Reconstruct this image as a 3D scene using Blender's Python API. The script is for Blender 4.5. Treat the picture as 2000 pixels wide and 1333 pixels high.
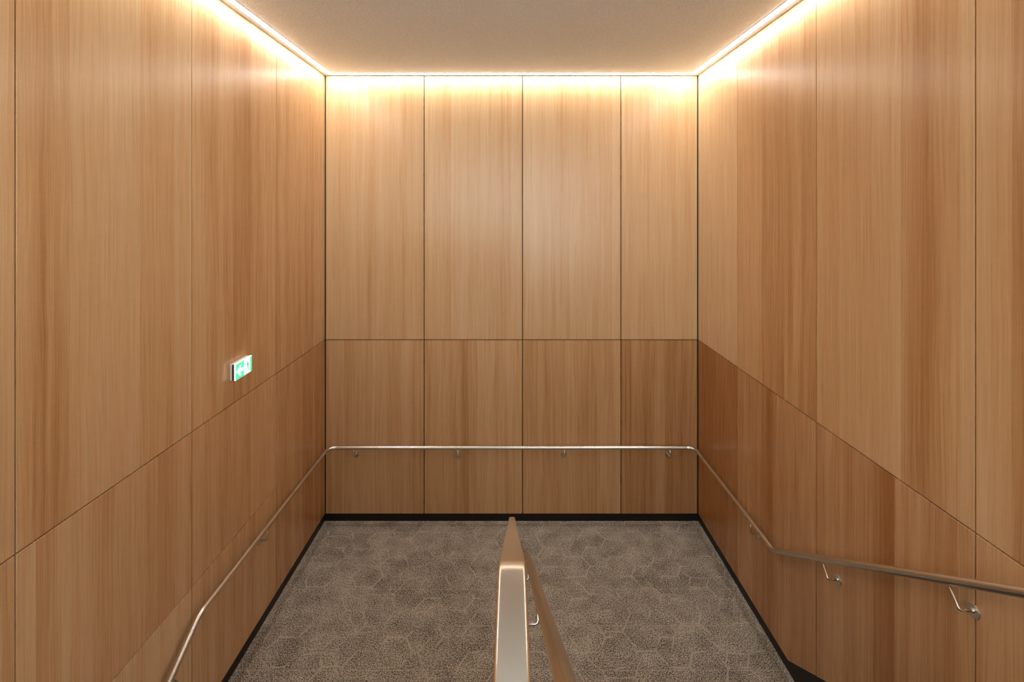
import bpy, bmesh, math, random
from mathutils import Vector

sc = bpy.context.scene
for o in list(bpy.data.objects):
    bpy.data.objects.remove(o)
COL = sc.collection

# ------------------------------------------------------------------ camera
F_PX = 925.0                     # focal length in pixels of a 2000 px wide frame
CAM_H = 3.823                    # eye height above the landing
cam_d = bpy.data.cameras.new('camera')
cam_d.sensor_width = 36.0
cam_d.lens = 36.0 * F_PX / 2000.0
cam_d.shift_y = -(666.5 - 411.0) / 2000.0
cam_d.clip_start = 0.02
cam = bpy.data.objects.new('camera', cam_d)
cam.location = (0, 0, CAM_H)
cam.rotation_euler = (math.pi / 2, 0, 0)
COL.objects.link(cam)
sc.camera = cam

# ------------------------------------------------------------------ world / exposure
w = bpy.data.worlds.new('world')
sc.world = w
w.use_nodes = True
w.node_tree.nodes['Background'].inputs[0].default_value = (0.62, 0.665, 0.64, 1)
w.node_tree.nodes['Background'].inputs[1].default_value = 5.0
sc.view_settings.view_transform = 'Standard'
sc.view_settings.look = 'None'
sc.view_settings.gamma = 1.0
sc.view_settings.use_curve_mapping = False
sc.view_settings.exposure = 0.56
sc.cycles.max_bounces = 10
sc.cycles.diffuse_bounces = 6
sc.cycles.glossy_bounces = 5
sc.cycles.sample_clamp_indirect = 6.0

LED_COL = (1.0, 0.97, 0.90)
LED_END = 1.2                    # the side lines stop above the head of the stairs
LED_POW = 34.0                   # radiance of the ceiling light lines

# ------------------------------------------------------------------ dimensions (metres)
D = 5.82                         # back wall
XL, XR = -2.298, 2.286           # side walls (panel faces)
ZC = 5.481                       # ceiling
ZJ = 2.229                       # horizontal joint
ZB = 0.088                       # panel bottom / baseboard height
Y_HALL = -1.30                  # the right wall ends here, the hall opens to the side
Y_END = -4.0                     # end of the hall behind the camera
SLOPE = 0.625
RISE, GOING, N = 0.175, 0.28, 12
YR1 = 3.63                       # first riser going up (right flight)
YL1 = 3.35                       # landing nosing going down (left flight)
Z_UP = RISE * N                  # upper floor
Z_LOW = -RISE * N                # lower floor
random.seed(11)


def link(name, me, mat=None, parent=None, loc=(0, 0, 0)):
    o = bpy.data.objects.new(name, me)
    COL.objects.link(o)
    o.location = loc
    if mat and me and not me.materials:
        me.materials.append(mat)
    if parent:
        o.parent = parent
    return o


def tag(o, label=None, cat=None, group=None, kind=None):
    if label: o['label'] = label
    if cat: o['category'] = cat
    if group: o['group'] = group
    if kind: o['kind'] = kind
    return o


def empty(name, loc=(0, 0, 0)):
    o = bpy.data.objects.new(name, None)
    o.empty_display_size = 0.1
    COL.objects.link(o)
    o.location = loc
    return o


def bm_done(bm, name, smooth=False):
    bmesh.ops.recalc_face_normals(bm, faces=bm.faces)
    me = bpy.data.meshes.new(name)
    bm.to_mesh(me)
    bm.free()
    if smooth:
        me.polygons.foreach_set('use_smooth', [True] * len(me.polygons))
    return me


def add_box(bm, x0, x1, y0, y1, z0, z1, bevel=0.0, seg=1):
    v = [bm.verts.new((x, y, z)) for x in (x0, x1) for y in (y0, y1) for z in (z0, z1)]
    fs = [(0, 1, 3, 2), (4, 6, 7, 5), (0, 4, 5, 1), (2, 3, 7, 6), (0, 2, 6, 4), (1, 5, 7, 3)]
    faces = [bm.faces.new([v[i] for i in f]) for f in fs]
    if bevel:
        es = list({e for f in faces for e in f.edges})
        bmesh.ops.bevel(bm, geom=es, offset=bevel, segments=seg, affect='EDGES', profile=0.5)


def box(name, x0, x1, y0, y1, z0, z1, mat, parent=None, bevel=0.0, seg=1):
    bm = bmesh.new()
    add_box(bm, x0, x1, y0, y1, z0, z1, bevel, seg)
    return link(name, bm_done(bm, name), mat, parent)


def add_prism(bm, pts, axis, a, b):
    """polygon pts (two coordinates) extruded along axis x|y|z from a to b"""
    def mk(p, t):
        if axis == 'x': return (t, p[0], p[1])
        if axis == 'y': return (p[0], t, p[1])
        return (p[0], p[1], t)
    va = [bm.verts.new(mk(p, a)) for p in pts]
    vb = [bm.verts.new(mk(p, b)) for p in pts]
    bm.faces.new(va)
    bm.faces.new(list(reversed(vb)))
    n = len(pts)
    for i in range(n):
        bm.faces.new((va[i], va[(i + 1) % n], vb[(i + 1) % n], vb[i]))


def fillet(points, radii, seg=8):
    """round the inner corners of a polyline"""
    pts = [Vector(p) for p in points]
    out = [pts[0]]
    for i in range(1, len(pts) - 1):
        p, r = pts[i], radii[i - 1]
        a = (pts[i - 1] - p).normalized()
        b = (pts[i + 1] - p).normalized()
        ang = a.angle(b)
        t = r / math.tan(ang / 2)
        s, e = p + a * t, p + b * t
        c = p + (a + b).normalized() * (r / math.sin(ang / 2))
        va, vb = s - c, e - c
        tot = va.angle(vb)
        for k in range(seg + 1):
            f = k / seg
            q = (va * math.sin((1 - f) * tot) + vb * math.sin(f * tot)) / math.sin(tot)
            out.append(c + q)
    out.append(pts[-1])
    return out


def sweep(bm, path, profile, side=None, closed_ends=True):
    """sweep a closed 2-D profile [(s, u)] along path; side fixes the first profile axis, else parallel transport"""
    rings = []
    n = len(path)
    tang = []
    for i in range(n):
        t = Vector((0, 0, 0))
        if i > 0: t += (path[i] - path[i - 1]).normalized()
        if i < n - 1: t += (path[i + 1] - path[i]).normalized()
        tang.append(t.normalized())
    if side is not None:
        s = Vector(side)
    else:
        t0 = tang[0]
        ref = Vector((0, 0, 1)) if abs(t0.z) < 0.9 else Vector((1, 0, 0))
        s = t0.cross(ref).normalized()
    for i in range(n):
        t = tang[i]
        s = (s - t * s.dot(t)).normalized()
        u = s.cross(t).normalized()
        k = 1.0
        if 0 < i < n - 1:
            k = 1.0 / max(0.5, (path[i] - path[i - 1]).normalized().dot(t))
        rings.append([bm.verts.new(path[i] + s * a + u * (b * (k if side is not None else 1.0))) for a, b in profile])
    m = len(profile)
    for i in range(n - 1):
        for j in range(m):
            f = bm.faces.new((rings[i][j], rings[i][(j + 1) % m], rings[i + 1][(j + 1) % m], rings[i + 1][j]))
            f.smooth = True
    if closed_ends:
        bm.faces.new(list(reversed(rings[0])))
        bm.faces.new(rings[-1])


def circle(r, n=20):
    return [(r * math.cos(2 * math.pi * k / n), r * math.sin(2 * math.pi * k / n)) for k in range(n)]


def tube(name, path, r, mat, parent=None, n=20):
    bm = bmesh.new()
    sweep(bm, [Vector(p) for p in path], circle(r, n))
    return link(name, bm_done(bm, name), mat, parent)


def round_rect(w_, h_, r, seg=4):
    pts = []
    for cx, cy, a0 in ((w_ / 2 - r, h_ / 2 - r, 0), (-w_ / 2 + r, h_ / 2 - r, 90), (-w_ / 2 + r, -h_ / 2 + r, 180), (w_ / 2 - r, -h_ / 2 + r, 270)):
        for k in range(seg + 1):
            a = math.radians(a0 + 90 * k / seg)
            pts.append((cx + r * math.cos(a), cy + r * math.sin(a)))
    return pts


# ------------------------------------------------------------------ materials
class NT:
    def __init__(self, name):
        self.m = bpy.data.materials.new(name)
        self.m.use_nodes = True
        self.t = self.m.node_tree
        self.b = self.t.nodes['Principled BSDF']

    def n(self, typ, **kw):
        nd = self.t.nodes.new(typ)
        for k, v in kw.items():
            setattr(nd, k, v)
        return nd

    def put(self, sock, v):
        if isinstance(v, bpy.types.NodeSocket):
            self.t.links.new(v, sock)
        elif v is not None:
            sock.default_value = v

    def math(self, op, a, b=None, c=None, clamp=False):
        nd = self.n('ShaderNodeMath', operation=op)
        nd.use_clamp = clamp
        self.put(nd.inputs[0], a)
        self.put(nd.inputs[1], b)
        self.put(nd.inputs[2], c)
        return nd.outputs[0]

    def vec(self, op, a, b=None, c=None, out=0):
        nd = self.n('ShaderNodeVectorMath', operation=op)
        self.put(nd.inputs[0], a)
        self.put(nd.inputs[1], b)
        self.put(nd.inputs[2], c)
        return nd.outputs[out]

    def noise(self, v, scale, detail=2.0, rough=0.5, dist=0.0, col=False):
        nd = self.n('ShaderNodeTexNoise')
        self.put(nd.inputs['Vector'], v)
        nd.inputs['Scale'].default_value = scale
        nd.inputs['Detail'].default_value = detail
        nd.inputs['Roughness'].default_value = rough
        nd.inputs['Distortion'].default_value = dist
        return nd.outputs['Color' if col else 'Fac']

    def mapr(self, v, a, b, c, d, smooth=False):
        nd = self.n('ShaderNodeMapRange')
        if smooth: nd.interpolation_type = 'SMOOTHSTEP'
        self.put(nd.inputs[0], v)
        for i, x in enumerate((a, b, c, d)):
            self.put(nd.inputs[i + 1], x)
        return nd.outputs[0]

    def mix(self, f, a, b, blend='MIX'):
        nd = self.n('ShaderNodeMix', data_type='RGBA', blend_type=blend)
        self.put(nd.inputs[0], f)
        self.put(nd.inputs[6], a if isinstance(a, bpy.types.NodeSocket) else (*a, 1))
        self.put(nd.inputs[7], b if isinstance(b, bpy.types.NodeSocket) else (*b, 1))
        return nd.outputs[2]

    def xyz(self, v):
        nd = self.n('ShaderNodeSeparateXYZ')
        self.put(nd.inputs[0], v)
        return nd.outputs

    def comb(self, x, y, z=0.0):
        nd = self.n('ShaderNodeCombineXYZ')
        for i, k in enumerate((x, y, z)):
            self.put(nd.inputs[i], k)
        return nd.outputs[0]

    def bump(self, h, strength, dist):
        nd = self.n('ShaderNodeBump')
        nd.inputs['Strength'].default_value = strength
        nd.inputs['Distance'].default_value = dist
        self.put(nd.inputs['Height'], h)
        self.put(self.b.inputs['Normal'], nd.outputs[0])


def plain(name, col, rough=0.5, metal=0.0, spec=0.5):
    k = NT(name)
    k.b.inputs['Base Color'].default_value = (*col, 1)
    k.b.inputs['Roughness'].default_value = rough
    k.b.inputs['Metallic'].default_value = metal
    k.b.inputs['Specular IOR Level'].default_value = spec
    return k.m


def emitter(name, col, strength):
    k = NT(name)
    k.b.inputs['Base Color'].default_value = (*[min(1, c) for c in col], 1)
    k.b.inputs['Emission Color'].default_value = (*col, 1)
    k.b.inputs['Emission Strength'].default_value = strength
    k.b.inputs['Roughness'].default_value = 0.4
    return k.m


def wood_material():
    k = NT('oak_veneer')
    uv = k.n('ShaderNodeUVMap').outputs[0]
    s = k.xyz(uv)
    u, v = s[0], s[1]
    leaf = k.n('ShaderNodeAttribute', attribute_name='leaf').outputs['Fac']
    warp = k.noise(k.comb(k.math('MULTIPLY', u, 4.0), k.math('MULTIPLY', v, 1.0)), 1.0, 2.0)
    uw = k.math('ADD', u, k.math('MULTIPLY', k.math('SUBTRACT', warp, 0.5), 0.050))
    fine = k.noise(k.comb(k.math('MULTIPLY', uw, 250.0), k.math('MULTIPLY', v, 1.3)), 1.0, 3.0, 0.6)
    mid = k.noise(k.comb(k.math('MULTIPLY', uw, 48.0), k.math('MULTIPLY', v, 0.45)), 1.0, 3.0, 0.6)
    broad = k.noise(k.comb(k.math('MULTIPLY', uw, 9.0), k.math('MULTIPLY', v, 0.22), 3.0), 1.0, 2.0, 0.5)
    fleck = k.noise(k.comb(k.math('MULTIPLY', u, 30.0), k.math('MULTIPLY', v, 45.0)), 1.0, 2.0, 0.6)
    pore = k.noise(k.comb(k.math('MULTIPLY', uw, 420.0), k.math('MULTIPLY', v, 9.0)), 1.0, 2.0, 0.6)
    t = k.math('MULTIPLY', k.math('SUBTRACT', fine, 0.5), 0.55)
    t = k.math('ADD', t, k.math('MULTIPLY', k.math('SUBTRACT', mid, 0.5), 0.62))
    t = k.math('ADD', t, k.math('MULTIPLY', k.math('SUBTRACT', broad, 0.5), 0.75))
    t = k.math('ADD', t, k.math('MULTIPLY', k.math('SUBTRACT', fleck, 0.5), 0.12))
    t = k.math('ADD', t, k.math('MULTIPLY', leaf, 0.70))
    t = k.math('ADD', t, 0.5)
    rmp = k.n('ShaderNodeValToRGB')
    e = rmp.color_ramp.elements
    e[0].position = 0.0
    e[0].color = (*WOOD_D, 1)
    e[1].position = 1.0
    e[1].color = (*WOOD_L, 1)
    mm = e.new(0.5)
    mm.color = (*WOOD_M, 1)
    k.put(rmp.inputs[0], t)
    pm = k.mapr(pore, 0.60, 0.74, 0.0, 0.28)
    col = k.mix(pm, rmp.outputs[0], WOOD_D)
    kn = k.n('ShaderNodeTexVoronoi')
    k.put(kn.inputs['Vector'], k.comb(k.math('MULTIPLY', u, 2.0), k.math('MULTIPLY', v, 1.0)))
    kn.inputs['Scale'].default_value = 1.0
    col = k.mix(k.mapr(kn.outputs['Distance'], 0.002, 0.009, 0.7, 0.0), col, (0.09, 0.03, 0.012))
    k.put(k.b.inputs['Base Color'], col)
    k.put(k.b.inputs['Roughness'], k.mapr(fine, 0.3, 0.7, 0.25, 0.31))
    k.b.inputs['Specular IOR Level'].default_value = 0.5
    k.bump(fine, 0.06, 0.0006)
    return k.m


WOOD_D = (0.345, 0.145, 0.045)
WOOD_M = (0.570, 0.345, 0.172)
WOOD_L = (0.665, 0.485, 0.295)
M_WOOD = wood_material()


def carpet_material():
    k = NT('carpet')
    pos = k.n('ShaderNodeNewGeometry').outputs['Position']
    p = k.xyz(pos)

    def hexes(h, ox, oy, wdt):
        jit = k.noise(pos, 7.0, 2.0)
        jx = k.math('MULTIPLY', k.math('SUBTRACT', jit, 0.5), 0.16)
        qx = k.math('ADD', k.math('DIVIDE', k.math('ADD', p[1], oy), h), jx)
        qy = k.math('ADD', k.math('DIVIDE', k.math('ADD', p[0], ox), h), jx)
        R3 = 3 ** 0.5

        def cell(dx, dy):
            ax = k.math('SUBTRACT', k.math('FLOORED_MODULO', k.math('SUBTRACT', qx, dx), 1.0), 0.5)
            ay = k.math('SUBTRACT', k.math('FLOORED_MODULO', k.math('SUBTRACT', qy, dy), R3), R3 / 2)
            l2 = k.math('ADD', k.math('MULTIPLY', ax, ax), k.math('MULTIPLY', ay, ay))
            return ax, ay, l2
        ax, ay, la = cell(0, 0)
        bx, by, lb = cell(0.5, R3 / 2)
        sel = k.math('LESS_THAN', la, lb)
        inv = k.math('SUBTRACT', 1.0, sel)
        gx = k.math('ADD', k.math('MULTIPLY', ax, sel), k.math('MULTIPLY', bx, inv))
        gy = k.math('ADD', k.math('MULTIPLY', ay, sel), k.math('MULTIPLY', by, inv))
        gxa, gya = k.math('ABSOLUTE', gx), k.math('ABSOLUTE', gy)
        d = k.math('MAXIMUM', gxa, k.math('ADD', k.math('MULTIPLY', gxa, 0.5), k.math('MULTIPLY', gya, R3 / 2)))
        line = k.mapr(d, 0.5 - wdt, 0.5 - wdt * 0.35, 0.0, 1.0, True)
        idv = k.comb(k.math('ROUND', k.math('MULTIPLY', k.math('SUBTRACT', qx, gx), 4.0)), k.math('ROUND', k.math('MULTIPLY', k.math('SUBTRACT', qy, gy), 4.0)), h * 10)
        wn = k.n('ShaderNodeTexWhiteNoise')
        k.put(wn.inputs['Vector'], idv)
        return line, wn.outputs['Value']

    l1, id1 = hexes(0.28, 0.05, 0.10, 0.034)
    l2, id2 = hexes(0.42, 0.21, 0.33, 0.018)
    m1 = k.mapr(k.noise(pos, 5.3, 2.0), 0.42, 0.58, 0.0, 1.0, True)
    m2 = k.mapr(k.noise(k.vec('ADD', pos, (7.3, 2.1, 0)), 3.1, 2.0), 0.42, 0.60, 0.0, 1.0, True)
    lines = k.math('MAXIMUM', k.math('MULTIPLY', l1, m1), k.math('MULTIPLY', l2, m2))
    tuft = k.noise(pos, 130.0, 2.0, 0.6)
    tuft2 = k.noise(k.vec('ADD', pos, (3.0, 9.0, 0)), 75.0, 1.0, 0.5)
    area = k.noise(pos, 5.0, 3.0, 0.55)
    t = k.math('ADD', k.math('MULTIPLY', k.math('SUBTRACT', tuft, 0.5), 5.2), k.math('MULTIPLY', k.math('SUBTRACT', tuft2, 0.5), 1.2))
    t = k.math('ADD', t, k.math('MULTIPLY', k.math('SUBTRACT', area, 0.5), 0.8))
    t = k.math('ADD', t, k.math('MULTIPLY', k.math('SUBTRACT', id1, 0.5), 0.08))
    t = k.math('ADD', t, k.math('MULTIPLY', k.math('SUBTRACT', id2, 0.5), 0.12))
    t = k.math('ADD', t, 0.45)
    t = k.math('MINIMUM', k.math('MAXIMUM', t, 0.0), 1.0)
    # the light seam where the tile edges of two rows meet
    tc = k.xyz(k.n('ShaderNodeTexCoord').outputs['Object'])
    sm = k.mapr(k.math('ABSOLUTE', tc[1]), 0.2050, 0.2085, 0.0, 0.95)
    sm = k.math('MULTIPLY', sm, k.mapr(k.noise(pos, 9.0, 2.0), 0.35, 0.65, 0.25, 1.0))
    lines = k.math('MAXIMUM', k.math('MULTIPLY', lines, 0.72), sm)
    col = k.mix(t, (0.031, 0.0255, 0.0195), (0.58, 0.53, 0.46))
    col = k.mix(lines, col, (0.46, 0.41, 0.345))
    k.put(k.b.inputs['Base Color'], col)
    k.b.inputs['Roughness'].default_value = 0.95
    k.b.inputs['Specular IOR Level'].default_value = 0.1
    k.bump(tuft, 0.5, 0.004)
    return k.m


def ceiling_material():
    k = NT('sprayed_plaster')
    pos = k.n('ShaderNodeNewGeometry').outputs['Position']
    a = k.noise(pos, 62.0, 3.0, 0.65)
    b = k.noise(pos, 26.0, 2.0, 0.5)
    h = k.math('ADD', a, k.math('MULTIPLY', b, 0.5))
    col = k.mix(k.mapr(a, 0.35, 0.65, 0, 1), (0.79, 0.83, 0.86), (0.92, 0.96, 0.98))
    k.put(k.b.inputs['Base Color'], col)
    k.b.inputs['Roughness'].default_value = 0.9
    k.b.inputs['Specular IOR Level'].default_value = 0.2
    k.bump(h, 1.0, 0.007)
    return k.m


def steel_material():
    k = NT('brushed_steel')
    k.b.inputs['Base Color'].default_value = (0.72, 0.68, 0.63, 1)
    k.b.inputs['Metallic'].default_value = 1.0
    k.b.inputs['Roughness'].default_value = 0.27
    return k.m


M_CARPET = carpet_material()
M_CEIL = ceiling_material()
M_STEEL = steel_material()
M_BLACK = plain('black_skirting', (0.012, 0.010, 0.009), 0.45, 0, 0.3)
M_BACKING = plain('dark_backing', (0.030, 0.020, 0.013), 0.8, 0, 0.2)
M_BACKING2 = plain('brown_backing', (0.17, 0.105, 0.062), 0.8, 0, 0.2)
M_PAINT = plain('painted_plaster', (0.62, 0.59, 0.54), 0.8, 0, 0.3)
M_SOFFIT = plain('shadow_gap', (0.42, 0.36, 0.29), 0.7)
M_ALU = plain('anodised_aluminium', (0.55, 0.53, 0.50), 0.4, 0.9)
M_LED = emitter('opal_diffuser', LED_COL, LED_POW)
M_SUB = plain('screed', (0.10, 0.085, 0.07), 0.95)
M_STAIR = plain('dark_stair_covering', (0.075, 0.064, 0.054), 0.9, 0, 0.2)
M_NOSE = plain('stair_nosing', (0.04, 0.036, 0.032), 0.6)
M_WHITEP = plain('white_plastic', (0.80, 0.80, 0.78), 0.4)
M_DARKP = plain('dark_slot', (0.02, 0.02, 0.02), 0.5)
M_GREEN = emitter('sign_green', (0.05, 0.56, 0.27), 0.95)
M_SIGNW = emitter('sign_white', (0.92, 1.0, 0.95), 1.5)
M_GREEND = emitter('sign_green_dark', (0.02, 0.40, 0.18), 0.7)

# ------------------------------------------------------------------ structure: ceiling, floors
ceil_o = tag(box('ceiling', XL - 0.15, XR + 0.15, Y_END, D + 0.15, ZC, ZC + 0.2, M_CEIL), kind='structure')
ceil_o['label'] = 'sprayed beige plaster ceiling above the stairwell'

bm = bmesh.new()
add_prism(bm, [(XL - 0.1, YL1), (0, YL1), (0, YR1), (XR + 0.1, YR1), (XR + 0.1, D + 0.1), (XL - 0.1, D + 0.1)], 'z', -0.25, -0.012)
floor_o = tag(link('floor', bm_done(bm, 'floor'), M_SUB), 'grey speckled carpet tile floor of the stair landing', kind='structure')

ROWS = [D + 0.022, 5.613, 5.193, 4.773, 4.353, 3.933, 3.513, 3.093]
TW = 1.26
for r in range(len(ROWS) - 1):
    y1, y0 = ROWS[r], ROWS[r + 1]
    yc = (ROWS[1] + 0.21) if r == 0 else (y0 + y1) / 2
    x = XL - 0.02 - (r * 0.47) % TW
    while x < XR + 0.02:
        xa, xb = max(x, XL - 0.022), min(x + TW, XR + 0.022)
        segs = []
        if y0 >= YR1 - 0.001:
            segs = [(xa, xb, y0)]
        else:
            if xa < 0: segs.append((xa, min(xb, 0.0), max(y0, YL1)))
            if xb > 0: segs.append((max(xa, 0.0), xb, max(y0, YR1)))
        for a, b, yy in segs:
            if b - a > 0.03 and y1 - yy > 0.03:
                bm = bmesh.new()
                xc = (a + b) / 2
                add_box(bm, a - xc, b - xc, yy + 0.0006 - yc, y1 - 0.0006 - yc, -0.012, 0.0)
                link('carpet_tile', bm_done(bm, 'carpet_tile'), M_CARPET, floor_o, (xc, yc, 0))
        x += TW

# flights (outside the frame, below and beside the camera)
def flight(name, x0, x1, y_start, z_start, sgn, label):
    """sgn +1: climbs from z_start towards the camera; -1: descends towards the camera"""
    pts = []
    if sgn > 0:
        y, z = y_start, z_start
        pts.append((y, z - 0.25))
        for i in range(N):
            pts.append((y, z))
            z += RISE
            pts.append((y, z))
            if i < N - 1: y -= GOING
        pts.append((y - 0.02, z))
        pts.append((y - 0.02, z - 0.30))
    else:
        y, z = y_start, z_start
        pts.append((y, z - 0.30))
        pts.append((y, z - RISE))
        for i in range(1, N):
            y -= GOING
            z -= RISE
            pts.append((y, z))
            pts.append((y, z - RISE))
        pts.append((y, z - RISE - 0.1))
        pts.append((y + 0.10, z - RISE - 0.1))
    bm = bmesh.new()
    add_prism(bm, pts, 'x', x0, x1)
    o = link(name, bm_done(bm, name), M_STAIR)
    tag(o, label, kind='structure')
    return o


flight('floor_stair_up', 0.03, XR + 0.02, YR1, 0.0, 1, 'dark covered flight climbing from the landing along the right wall')
flight('floor_stair_down', XL - 0.02, -0.03, YL1, 0.0, -1, 'dark covered flight dropping from the landing along the left wall')
Y_UP = YR1 - GOING * (N - 1)          # upper floor nosing
bm = bmesh.new()
add_prism(bm, [(XL - 0.1, Y_END), (XR + 0.1, Y_END), (XR + 0.1, Y_UP - 0.02), (-0.03, Y_UP - 0.02), (-0.03, 0.42), (XL - 0.1, 0.42)], 'z', Z_UP - 0.28, Z_UP)
tag(link('floor_upper', bm_done(bm, 'floor_upper'), M_STAIR), 'dark covered upper hall floor at the head of the stairs', kind='structure')
tag(box('floor_lower', XL - 0.1, XR + 0.1, Y_END, YL1 - GOING * (N - 1) + 0.05, Z_LOW - 0.2, Z_LOW, M_STAIR), 'dark covered lower floor at the foot of the stairs', kind='structure')

# ------------------------------------------------------------------ walls with veneer panels
GAP = 0.004                          # half of a joint


def wall_map(which):
    if which == 'back': return lambda u, z, d: (u, D + d, z)
    if which == 'left': return lambda u, z, d: (XL - d, u, z)
    return lambda u, z, d: (XR + d, u, z)


def make_panel(wall, parent, u0, u1, zbot, ztop, leaves=None, tone=0.0, gap=GAP, spread=0.28):
    """one veneered panel; zbot is a function of u (with break points) or a number; leaves = [(u_end, tone), ...]"""
    mp = wall_map(wall)
    T, C = 0.019, 0.0014
    brk = []
    if callable(zbot):
        zb, brk = zbot, zbot.breaks
    else:
        zb = lambda u: zbot
    if leaves is None:
        leaves, u = [], u0
        while True:
            u += random.uniform(0.10, 0.24)
            if u > u1 - 0.07:
                leaves.append((u1, random.uniform(-1, 1) * spread))
                break
            leaves.append((u, random.uniform(-1, 1) * spread))
    else:
        leaves = sorted(leaves)
        leaves[-1] = (u1, leaves[-1][1])
    a, b = u0 + gap, u1 - gap
    us = sorted(set([a, b] + [e for e, _ in leaves if a + 0.01 < e < b - 0.01] + [x for x in brk if a + 0.01 < x < b - 0.01]))

    def leaf_at(u):
        for i, (e, t) in enumerate(leaves):
            if u < e: return i, t
        return len(leaves) - 1, leaves[-1][1]
    bm = bmesh.new()
    uvl = bm.loops.layers.uv.new('UVMap')
    fl = bm.faces.layers.float.new('leaf')
    n = len(us)
    sh = [(random.uniform(0, 60), random.uniform(0, 40)) for _ in leaves]
    ctr = Vector(mp((u0 + u1) / 2, (zb((u0 + u1) / 2) + ztop) / 2, 0))

    def vv(u, z, d):
        return bm.verts.new(Vector(mp(u, z, d)) - ctr), (u, z)

    def ring(ins, d):
        uu = [min(max(x, a + ins), b - ins) for x in us]
        return [vv(x, zb(x) + gap + ins, d) for x in uu], [vv(x, ztop - gap - ins, d) for x in uu]

    def face(vs, mid):
        f = bm.faces.new([v for v, _ in vs])
        i, t = leaf_at(mid)
        f[fl] = t + tone
        for lp in f.loops:
            for v, c in vs:
                if lp.vert is v:
                    lp[uvl].uv = (c[0] + sh[i][0], c[1] + sh[i][1])
    fb, ft = ring(C, 0.0)
    eb, et = ring(0.0, C)
    kb, kt = ring(0.0, T)
    for i in range(n - 1):
        m = (us[i] + us[i + 1]) / 2
        face([fb[i], fb[i + 1], ft[i + 1], ft[i]], m)
        face([eb[i], eb[i + 1], fb[i + 1], fb[i]], m)
        face([ft[i], ft[i + 1], et[i + 1], et[i]], m)
        face([kb[i], kb[i + 1], eb[i + 1], eb[i]], m)
        face([et[i], et[i + 1], kt[i + 1], kt[i]], m)
        face([kb[i + 1], kb[i], kt[i], kt[i + 1]], m)
    for i, m in ((0, us[0]), (n - 1, us[-1])):
        face([eb[i], fb[i], ft[i], et[i]], m)
        face([kb[i], eb[i], et[i], kt[i]], m)
    return link('wood_panel', bm_done(bm, 'wood_panel'), M_WOOD, parent, ctr)


BT = 0.0195                          # backing sits just behind the panels
wb = tag(box('wall_back', XL - 0.15, XR + 0.15, D + BT, D + 0.15, -0.3, ZC, M_BACKING), 'oak veneer panelled wall at the back of the landing', kind='structure')
wl = tag(box('wall_left', XL - 0.15, XL - BT, Y_END, D + BT, Z_LOW - 0.2, ZC, M_BACKING2), 'oak veneer panelled wall along the descending flight', kind='structure')
wr = tag(box('wall_right', XR + BT, XR + 0.15, Y_HALL, D + BT, Z_LOW - 0.2, ZC, M_BACKING2), 'oak veneer panelled wall along the climbing flight', kind='structure')


tag(box('wall_front', XL - 0.15, XR + 0.15, Y_END - 0.15, Y_END, Z_LOW - 0.2, Z_UP - 0.28, M_PAINT), 'painted end wall of the lower hall below the upper floor', kind='structure')


bm = bmesh.new()
add_prism(bm, [(0.43, Z_UP - 0.283), (Y_UP, Z_UP - 0.353), (3.25, -0.003), (3.37, -0.014), (3.37, Z_LOW), (0.43, Z_LOW)], 'x', -0.027, 0.027)
tag(link('wall_centre', bm_done(bm, 'wall_centre'), M_PAINT), 'painted spine wall between the two flights', kind='structure')


def XB(px):
    return (px - 1000.0) / F_PX * D


def YLp(px):
    return -XL * F_PX / (1000.0 - px)


def YRp(px):
    return XR * F_PX / (px - 1000.0)


# back wall: four upper and four lower panels
bx = [XL, XB(828.3), XB(1020.5), XB(1212.8), XR]
for i in range(4):
    make_panel('back', wb, bx[i] + (0.006 if i == 0 else 0), bx[i + 1] - (0.006 if i == 3 else 0), ZJ, ZC, None, 0.22, gap=0.005, spread=0.10)
for i in range(4):
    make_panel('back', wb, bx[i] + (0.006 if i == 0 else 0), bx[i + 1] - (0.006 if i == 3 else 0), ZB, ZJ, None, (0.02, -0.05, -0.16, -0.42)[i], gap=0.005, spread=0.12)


def L(lst, fn):
    return [(fn(p), t) for p, t in lst]


class ZLine:
    """bottom edge: level at z0 beyond y0, then sloping"""
    def __init__(self, y0, z0, slope, zmax=None):
        self.y0, self.z0, self.s, self.zmax = y0, z0, slope, zmax
        self.breaks = [y0]
        if zmax is not None: self.breaks.append(y0 - (zmax - z0) / slope)

    def __call__(self, u):
        z = self.z0 + max(0.0, self.y0 - u) * self.s
        if self.zmax is not None:
            z = min(z, self.zmax) if self.s > 0 else max(z, self.zmax)
        return z


# right wall
RY = [D - 0.001, YRp(1440), YRp(1594), YRp(1904.5), 1.12, -0.09, Y_HALL]
ZR = ZLine(3.923, ZB, SLOPE, Z_UP + ZB)
r_up = {
    0: [(1440, 0.45)],
    1: [(1488, 0.05), (1532, -0.28), (1570, -0.12), (1594, -0.28)],
    2: [(1640, 0.02), (1700, 0.14), (1760, 0.20), (1848, -0.22), (1876, 0.06), (1904, 0.18)],
    3: [(1935, 0.16), (1976, 0.06), (2060, -0.35), (2150, 0.0), (2400, -0.2), (3200, 0.1)],
}
r_lo = {
    0: [(1400, -0.74), (1440, -0.62)],  # red-brown corner veneer, with some corner shade put into the tone
    1: [(1475, -0.38), (1518, -0.52), (1560, -0.26), (1594, -0.34)],
    2: [(1650, -0.20), (1705, -0.28), (1747, -0.60), (1810, -0.14), (1870, -0.26), (1904, -0.16)],  # veneer leaves, lowered here and in the next panel to paint in shade
    3: [(1960, 0.0), (2050, -0.2), (3200, 0.0)],
}
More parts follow.
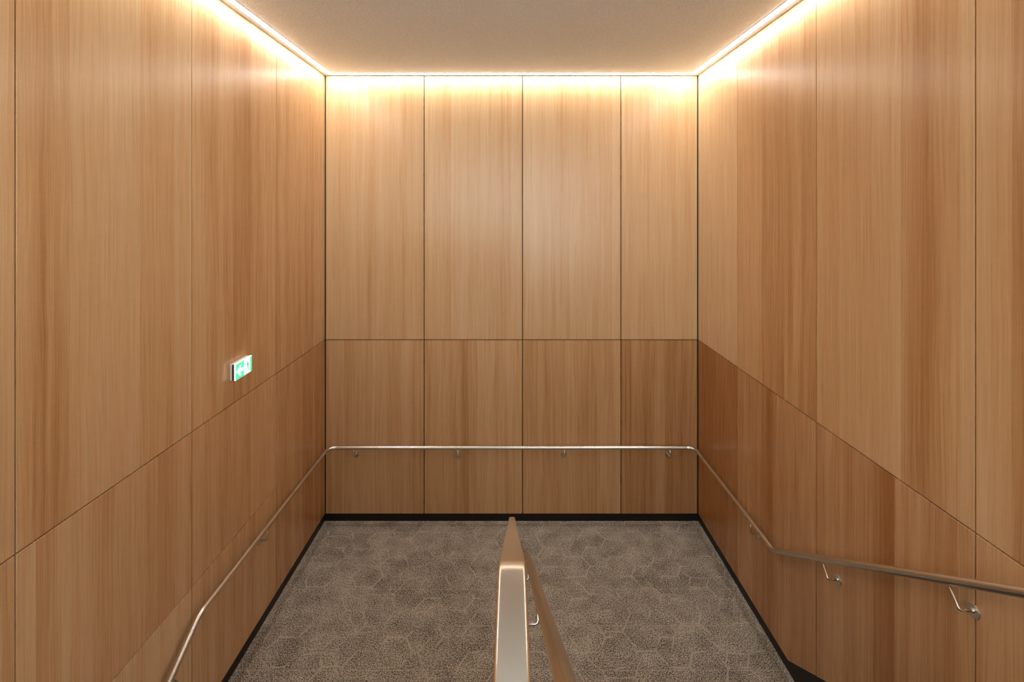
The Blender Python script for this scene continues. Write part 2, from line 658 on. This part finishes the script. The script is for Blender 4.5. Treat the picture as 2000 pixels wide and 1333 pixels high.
for i in range(len(RY) - 1):
    y1, y0 = RY[i], RY[i + 1]
    for tab, zlo, zhi in ((r_up, ZJ if y0 > 1 else None, ZC), (r_lo, ZR, ZJ)):
        if zlo is None:
            zlo = ZJ if y0 > -0.5 else ZJ
        if tab is r_lo and y0 < 0.6:
            continue
        lv = None
        if i in tab:
            e = [YRp(p) for p, _ in tab[i]]
            ts = [t for _, t in tab[i]]
            st = [(y1 if j == 0 else e[j - 1], ts[j]) for j in range(len(ts))]   # far edge of every leaf
            lv = [(y, t) for y, t in st if y > y0 + 0.005]
        make_panel('right', wr, y0, y1, zlo, zhi, lv, 0.0, spread=0.25)

# left wall
LY = [D - 0.001, YLp(540), YLp(375), YLp(30.5), 0.98, -0.23, -1.44, -2.65, Y_END]
l_up = {
    0: [(540, -0.12), (580, -0.22), (612, -0.08)],
    1: [(375, 0.06), (400, -0.08), (455, -0.30), (490, -0.08), (520, 0.0)],
    2: [(30, 0.06), (63, -0.12), (100, -0.26), (135, 0.12), (200, 0.24), (273, -0.02), (340, 0.26)],
    3: [(-900, 0.0), (-200, 0.1), (-60, -0.15), (0, 0.05)],
}
l_lo = {
    0: [(540, -0.28), (590, -0.42)],
    1: [(375, 0.02), (430, -0.14), (490, -0.06)],
    2: [(30, 0.22), (70, -0.08), (120, 0.14), (180, -0.14), (225, 0.06), (300, -0.10), (340, 0.0)],
    3: [(-900, 0.0), (-200, 0.1), (-60, 0.12), (0, 0.05)],
}
l_bot = {
    1: [(375, 0.02), (430, -0.06), (500, -0.02)],
    2: [(30, 0.05), (215, 0.30), (330, 0.36)],
}
ZS = 1.115
ZLb = ZLine(3.42, ZB, -SLOPE, Z_LOW + ZB)
for i in range(len(LY) - 1):
    y1, y0 = LY[i], LY[i + 1]

    def lv_of(tab):
        if i not in tab: return None
        near = [YLp(p) for p, _ in tab[i]]
        ts = [t for _, t in tab[i]]
        ends = near[1:] + [y1]
        return [(ends[j], ts[j]) for j in range(len(ts)) if ends[j] > y0 + 0.005]
    make_panel('left', wl, y0, y1, ZJ, ZC, lv_of(l_up), 0.0, spread=0.2)
    if i == 0:
        make_panel('left', wl, y0, y1, ZB, ZJ, lv_of(l_lo), 0.0)
    else:
        make_panel('left', wl, y0, y1, ZS, ZJ, lv_of(l_lo), 0.0, spread=0.2)
        make_panel('left', wl, y0, y1, ZLb, ZS, lv_of(l_bot), 0.0, spread=0.15)

# ------------------------------------------------------------------ skirting
SK = 0.0185
bb = tag(box('baseboard_back', XL - BT, XR + BT, D + 0.004, D + BT + 0.001, 0.0, ZB + 0.004, M_BLACK), 'black recessed skirting under the back wall panels', kind='structure')


def skirting(name, x0, x1, zl, y_lo, z_low_fn, label):
    ys = sorted(set([y_lo] + [b for b in zl.breaks if y_lo < b < D] + [D + BT]))
    top = [(y, zl(y) + 0.004) for y in ys]
    bot = [(y, z_low_fn(y)) for y in reversed(sorted(set(ys + z_low_fn.breaks)))]
    bm = bmesh.new()
    add_prism(bm, top + bot, 'x', x0, x1)
    return tag(link(name, bm_done(bm, name), M_BLACK), label, kind='structure')


zfl = ZLine(YR1 + 0.001, 0.0, SLOPE, Z_UP)
skirting('baseboard_right', XR + 0.004, XR + BT + 0.001, ZR, 0.6, zfl, 'black recessed skirting along the right wall, rising with the stairs')
zfd = ZLine(YL1 - 0.28, -0.18, -SLOPE, Z_LOW)


class DownLow:
    breaks = [YL1 - 0.001, YL1 - 0.002, 0.3]

    def __call__(self, y):
        if y > YL1 - 0.0015: return 0.0
        return max(Z_LOW, -0.19 - SLOPE * (YL1 - y))


skirting('baseboard_left', XL - BT - 0.001, XL - 0.004, ZLb, 0.2, DownLow(), 'black recessed skirting along the left wall, dropping with the stairs')

# ------------------------------------------------------------------ light lines at the ceiling
def light_line(name, p0, p1, label):
    """p0, p1: ends of the line's centre on the ceiling"""
    c = (Vector(p0) + Vector(p1)) / 2
    root = empty(name, (c.x, c.y, ZC))
    d = (Vector(p1) - Vector(p0))
    along_x = abs(d.x) > abs(d.y)
    hw = d.length / 2

    # local cross-section: s runs from the wall (negative) into the room (positive)
    def bx_(nm, s0, s1, z0, z1, mat, ext=0.0):
        bm = bmesh.new()
        if along_x: add_box(bm, -hw - ext, hw + ext, -s1, -s0, z0, z1)
        else:
            k = 1 if c.x < 0 else -1
            add_box(bm, min(k * s0, k * s1), max(k * s0, k * s1), -hw - ext, hw + ext, z0, z1)
        link(nm, bm_done(bm, nm), mat, root)
    bx_('mounting_rail', -LED_HW - 0.004, LED_HW + 0.004, -0.004, 0.0, M_ALU, LED_HW)
    bx_('diffuser', -LED_HW, LED_HW, -0.006, -0.004, M_LED, LED_HW)
    tag(root, label, 'light', 'light lines around the ceiling edge')
    return root


LED_HW, LED_O = 0.024, 0.086
light_line('light_line', (XL + LED_O + 2 * LED_HW + 0.002, D - LED_O, 0), (XR - LED_O - 2 * LED_HW - 0.002, D - LED_O, 0), 'glowing white light line along the top of the back wall')
light_line('light_line', (XL + LED_O, D - LED_O - 0.001, 0), (XL + LED_O, LED_END, 0), 'glowing white light line along the top of the left wall')
light_line('light_line', (XR - LED_O, D - LED_O - 0.001, 0), (XR - LED_O, LED_END, 0), 'glowing white light line along the top of the right wall')

# ------------------------------------------------------------------ wall handrail round three walls
RR = 0.0225
RZ = 0.941
RXL, RXR, RY_ = XL + 0.070, XR - 0.070, D - 0.075
YBL, YBR = 3.379, 4.011
pts = [(RXL, 0.75, RZ - SLOPE * (YBL - 0.75)), (RXL, YBL, RZ), (RXL, RY_, RZ), (RXR, RY_, RZ), (RXR, YBR, RZ),
       (RXR, 0.55, RZ + SLOPE * (YBR - 0.55)), (RXR, 0.15, RZ + SLOPE * (YBR - 0.55))]
path = fillet(pts, [0.16, 0.105, 0.105, 0.12, 0.2])
hand = empty('wall_handrail', (0, RY_, RZ))
tag(hand, 'round brushed steel handrail running along all three panelled walls', 'handrail')


def rel(o, root):
    o.location = o.location - root.location
    return o


bm = bmesh.new()
sweep(bm, path, circle(RR, 24))
rel(link('rail_tube', bm_done(bm, 'rail_tube'), M_STEEL, hand), hand)


def bracket(root, top, out, drop, ln, wall_t, disc=True):
    """top: point under the rail centre; out: unit vector to the wall; drop: unit vector away from the rail; ln: rod length"""
    top, out, drop = Vector(top), Vector(out), Vector(drop)
    corner = top + drop * ln
    end = corner + out * (wall_t - 0.003)
    p = fillet([top + drop * 0.008, corner, end], [0.014], 6)
    bm = bmesh.new()
    sweep(bm, p, circle(0.0066, 12))
    br = rel(link('bracket', bm_done(bm, 'bracket'), M_STEEL, root), root)
    if disc:
        c = corner + out * (wall_t - 0.0035)
        bm = bmesh.new()
        prof = [(0.0, 0.0), (0.037, 0.0), (0.037, 0.0045), (0.0355, 0.0060), (0.012, 0.0062), (0.011, 0.013), (0.0, 0.013)]
        s = out.orthogonal().normalized()
        t = out.cross(s)
        rings = []
        for r, h in prof:
            if r == 0:
                rings.append([bm.verts.new(c + out * 0.0035 - out * h)])
            else:
                rings.append([bm.verts.new(c + out * 0.0035 - out * h + (s * math.cos(a) + t * math.sin(a)) * r) for a in [2 * math.pi * j / 32 for j in range(32)]])
        for i in range(len(rings) - 1):
            A, B = rings[i], rings[i + 1]
            for j in range(32):
                q = (j + 1) % 32
                if len(A) == 1: bm.faces.new((A[0], B[j], B[q]))
                elif len(B) == 1: bm.faces.new((A[j], A[q], B[0]))
                else: bm.faces.new((A[j], A[q], B[q], B[j]))
        fl = link('wall_rose', bm_done(bm, 'wall_rose'), M_STEEL, br)
        fl.location = br.location * 0
    return br


for x in (-1.92, -0.66, 0.635, 1.918):
    bracket(hand, (x, RY_, RZ), (0, 1, 0), (0, 0, -1), 0.118, D - RY_)
for y in (4.305,):
    bracket(hand, (RXL, y, RZ), (-1, 0, 0), (0, 0, -1), 0.120, RXL - XL)
bracket(hand, (RXR, 4.395, RZ), (1, 0, 0), (0, 0, -1), 0.120, XR - RXR)
cs = 1 / math.hypot(1, SLOPE)
perp = Vector((0, -SLOPE * cs, -cs))          # below a rail that climbs towards the viewer
for y in (3.385, 2.410, 1.435):
    bracket(hand, (RXR, y, RZ + SLOPE * (YBR - y)), (1, 0, 0), perp, 0.120, XR - RXR)
perpd = Vector((0, SLOPE * cs, -cs))
for y in (3.10, 2.0, 0.95):
    bracket(hand, (RXL, y, RZ - SLOPE * (YBL - y)), (-1, 0, 0), perpd, 0.120, RXL - XL)

# ------------------------------------------------------------------ centre balustrade
CW, CH = 0.0425, 0.032
A1 = 0.0856                                   # cap drop below the eye = A1 + SLOPE * Y on the sloping part
YBEND, YEND = 0.705, 3.60
z_cap = lambda y: CAM_H - (A1 + SLOPE * y)    # top face, sloping part
z_flat = z_cap(YBEND)
bal = empty('balustrade', (0, YEND, 0))
tag(bal, 'centre stair balustrade with a broad flat steel top rail', 'balustrade')
off = CH / 2
pth = fillet([(0, 0.40, z_flat - off), (0, YBEND, z_flat - off), (0, YEND, z_cap(YEND) - off)], [0.05], 10)
bm = bmesh.new()
sweep(bm, pth, [(-a, b) for a, b in round_rect(CW, CH, 0.006)], side=(1, 0, 0))
rel(link('top_rail', bm_done(bm, 'top_rail'), M_STEEL, bal), bal)
zb_ = lambda y: z_cap(y) - CH - 0.001
pan = [(YEND - 0.02, 0.002), (YEND - 0.02, zb_(YEND - 0.02)), (YBEND + 0.03, zb_(YBEND + 0.03)), (YBEND - 0.05, z_flat - CH - 0.006), (0.43, z_flat - CH - 0.006),
       (0.43, Z_UP - 0.28), (Y_UP, Z_UP - 0.35), (YEND - 0.35, 0.002)]
bm = bmesh.new()
uvl = bm.loops.layers.uv.new('UVMap')
add_prism(bm, pan, 'x', -0.013, 0.013)
for f in bm.faces:
    for lp in f.loops:
        lp[uvl].uv = (lp.vert.co.y + 5.3, lp.vert.co.z)
rel(link('infill_panel', bm_done(bm, 'infill_panel'), M_WOOD, bal), bal)
# return balustrade along the edge of the upper hall
ret = empty('balustrade', (-1.15, 0.40, Z_UP))
tag(ret, 'short balustrade along the upper hall edge above the descending flight', 'balustrade')
bm = bmesh.new()
sweep(bm, [Vector((XL + 0.004, 0.379, z_flat - off)), Vector((0.0212, 0.379, z_flat - off))], round_rect(CW - 0.001, CH, 0.006))
rel(link('top_rail', bm_done(bm, 'top_rail'), M_STEEL, ret), ret)
bm = bmesh.new()
uvl = bm.loops.layers.uv.new('UVMap')
add_box(bm, XL + 0.004, 0.012, 0.366, 0.392, Z_UP + 0.001, z_flat - CH - 0.002)
for f in bm.faces:
    for lp in f.loops:
        lp[uvl].uv = (lp.vert.co.x + 9.3, lp.vert.co.z)
rel(link('infill_panel', bm_done(bm, 'infill_panel'), M_WOOD, ret), ret)

# inner handrail on the climbing side of the balustrade
A2, HX = 0.368, 0.112
z_h = lambda y: CAM_H - (A2 + SLOPE * y)
inn = empty('stair_handrail', (HX, 3.6, z_h(3.6)))
tag(inn, 'round steel handrail bracketed to the right side of the centre balustrade', 'handrail')
hp = fillet([(HX, 0.45, z_h(0.62) ), (HX, 0.62, z_h(0.62)), (HX, 3.60, z_h(3.60))], [0.15], 8)
bm = bmesh.new()
sweep(bm, hp, circle(0.0235, 24))
rel(link('rail_tube', bm_done(bm, 'rail_tube'), M_STEEL, inn), inn)
for y in (3.33, 2.11, 0.95):
    bracket(inn, (HX, y, z_h(y)), (-1, 0, 0), perp, 0.120, HX - 0.013)

# ------------------------------------------------------------------ emergency exit sign on the left wall
SY0, SY1, SZ0, SZ1 = 3.858, 4.098, 2.432, 2.568
SYC, SZC = (SY0 + SY1) / 2, (SZ0 + SZ1) / 2
sign = empty('exit_sign', (XL, SYC, SZC))
tag(sign, 'lit green exit sign with white left arrow on the left wall', 'sign')


def sbox(name, d0, d1, y0, y1, z0, z1, mat, parent=None, bevel=0.0):
    bm = bmesh.new()
    add_box(bm, d0, d1, y0 - SYC, y1 - SYC, z0 - SZC, z1 - SZC, bevel)
    return link(name, bm_done(bm, name), mat, parent or sign)


def spoly(bm, pts, d0, d1):
    add_prism(bm, [(y - SYC, z - SZC) for y, z in pts], 'x', d0, d1)


sbox('back_plate', 0.0, 0.016, SY0, SY1, SZ0, SZ1, M_WHITEP, bevel=0.002)
sbox('side_slot', 0.016, 0.034, SY0 + 0.002, SY1 - 0.002, SZ0 + 0.002, SZ1 - 0.006, M_DARKP)
sbox('top_cover', 0.016, 0.034, SY0 + 0.001, SY1 - 0.001, SZ1 - 0.006, SZ1, M_WHITEP)
fp = sbox('face_plate', 0.034, 0.046, SY0, SY1, SZ0, SZ1, M_SIGNW, bevel=0.0015)
fz = 0.0462
g = sbox('green_field', fz - 0.001, fz + 0.0006, SY0 + 0.002, SY1 - 0.001, SZ0 + 0.002, SZ1 - 0.006, M_GREEN)
bm = bmesh.new()
ya, zc = SY0 + 0.014, SZC - 0.004
hw = 0.040
spoly(bm, [(ya, zc), (ya + 0.043, zc + hw), (ya + 0.072, zc + hw), (ya + 0.044, zc + 0.015), (ya + 0.094, zc + 0.015),
           (ya + 0.094, zc - 0.015), (ya + 0.044, zc - 0.015), (ya + 0.072, zc - hw), (ya + 0.043, zc - hw)], fz + 0.0006, fz + 0.0016)
link('arrow', bm_done(bm, 'arrow'), M_SIGNW, sign)
dy0, dy1 = 3.981, 4.070
dr = sbox('doorway', fz + 0.0006, fz + 0.0014, dy0, dy1, SZ0 + 0.005, SZ1 - 0.009, M_SIGNW)
bm = bmesh.new()
cx, cz = (dy0 + dy1) / 2 + 0.004, SZC - 0.003
hd = [(cx - 0.008 + 0.0075 * math.cos(a), cz + 0.040 + 0.0075 * math.sin(a)) for a in [2 * math.pi * j / 14 for j in range(14)]]
d0, d1 = fz + 0.0014, fz + 0.0020
spoly(bm, hd, d0, d1)
spoly(bm, [(cx - 0.012, cz + 0.028), (cx + 0.010, cz + 0.030), (cx + 0.014, cz + 0.004), (cx + 0.000, cz - 0.004)], d0, d1)
spoly(bm, [(cx - 0.012, cz + 0.028), (cx - 0.012, cz + 0.021), (cx - 0.028, cz + 0.010), (cx - 0.031, cz + 0.016)], d0, d1)
spoly(bm, [(cx + 0.010, cz + 0.030), (cx + 0.027, cz + 0.012), (cx + 0.022, cz + 0.007), (cx + 0.011, cz + 0.018)], d0, d1)
spoly(bm, [(cx + 0.000, cz - 0.003), (cx + 0.011, cz + 0.003), (cx - 0.006, cz - 0.022), (cx - 0.030, cz - 0.022), (cx - 0.030, cz - 0.014), (cx - 0.010, cz - 0.014)], d0, d1)
spoly(bm, [(cx + 0.003, cz - 0.003), (cx + 0.014, cz + 0.004), (cx + 0.019, cz - 0.020), (cx + 0.033, cz - 0.038), (cx + 0.026, cz - 0.043), (cx + 0.010, cz - 0.024)], d0, d1)
link('running_figure', bm_done(bm, 'running_figure'), M_GREEND, dr)
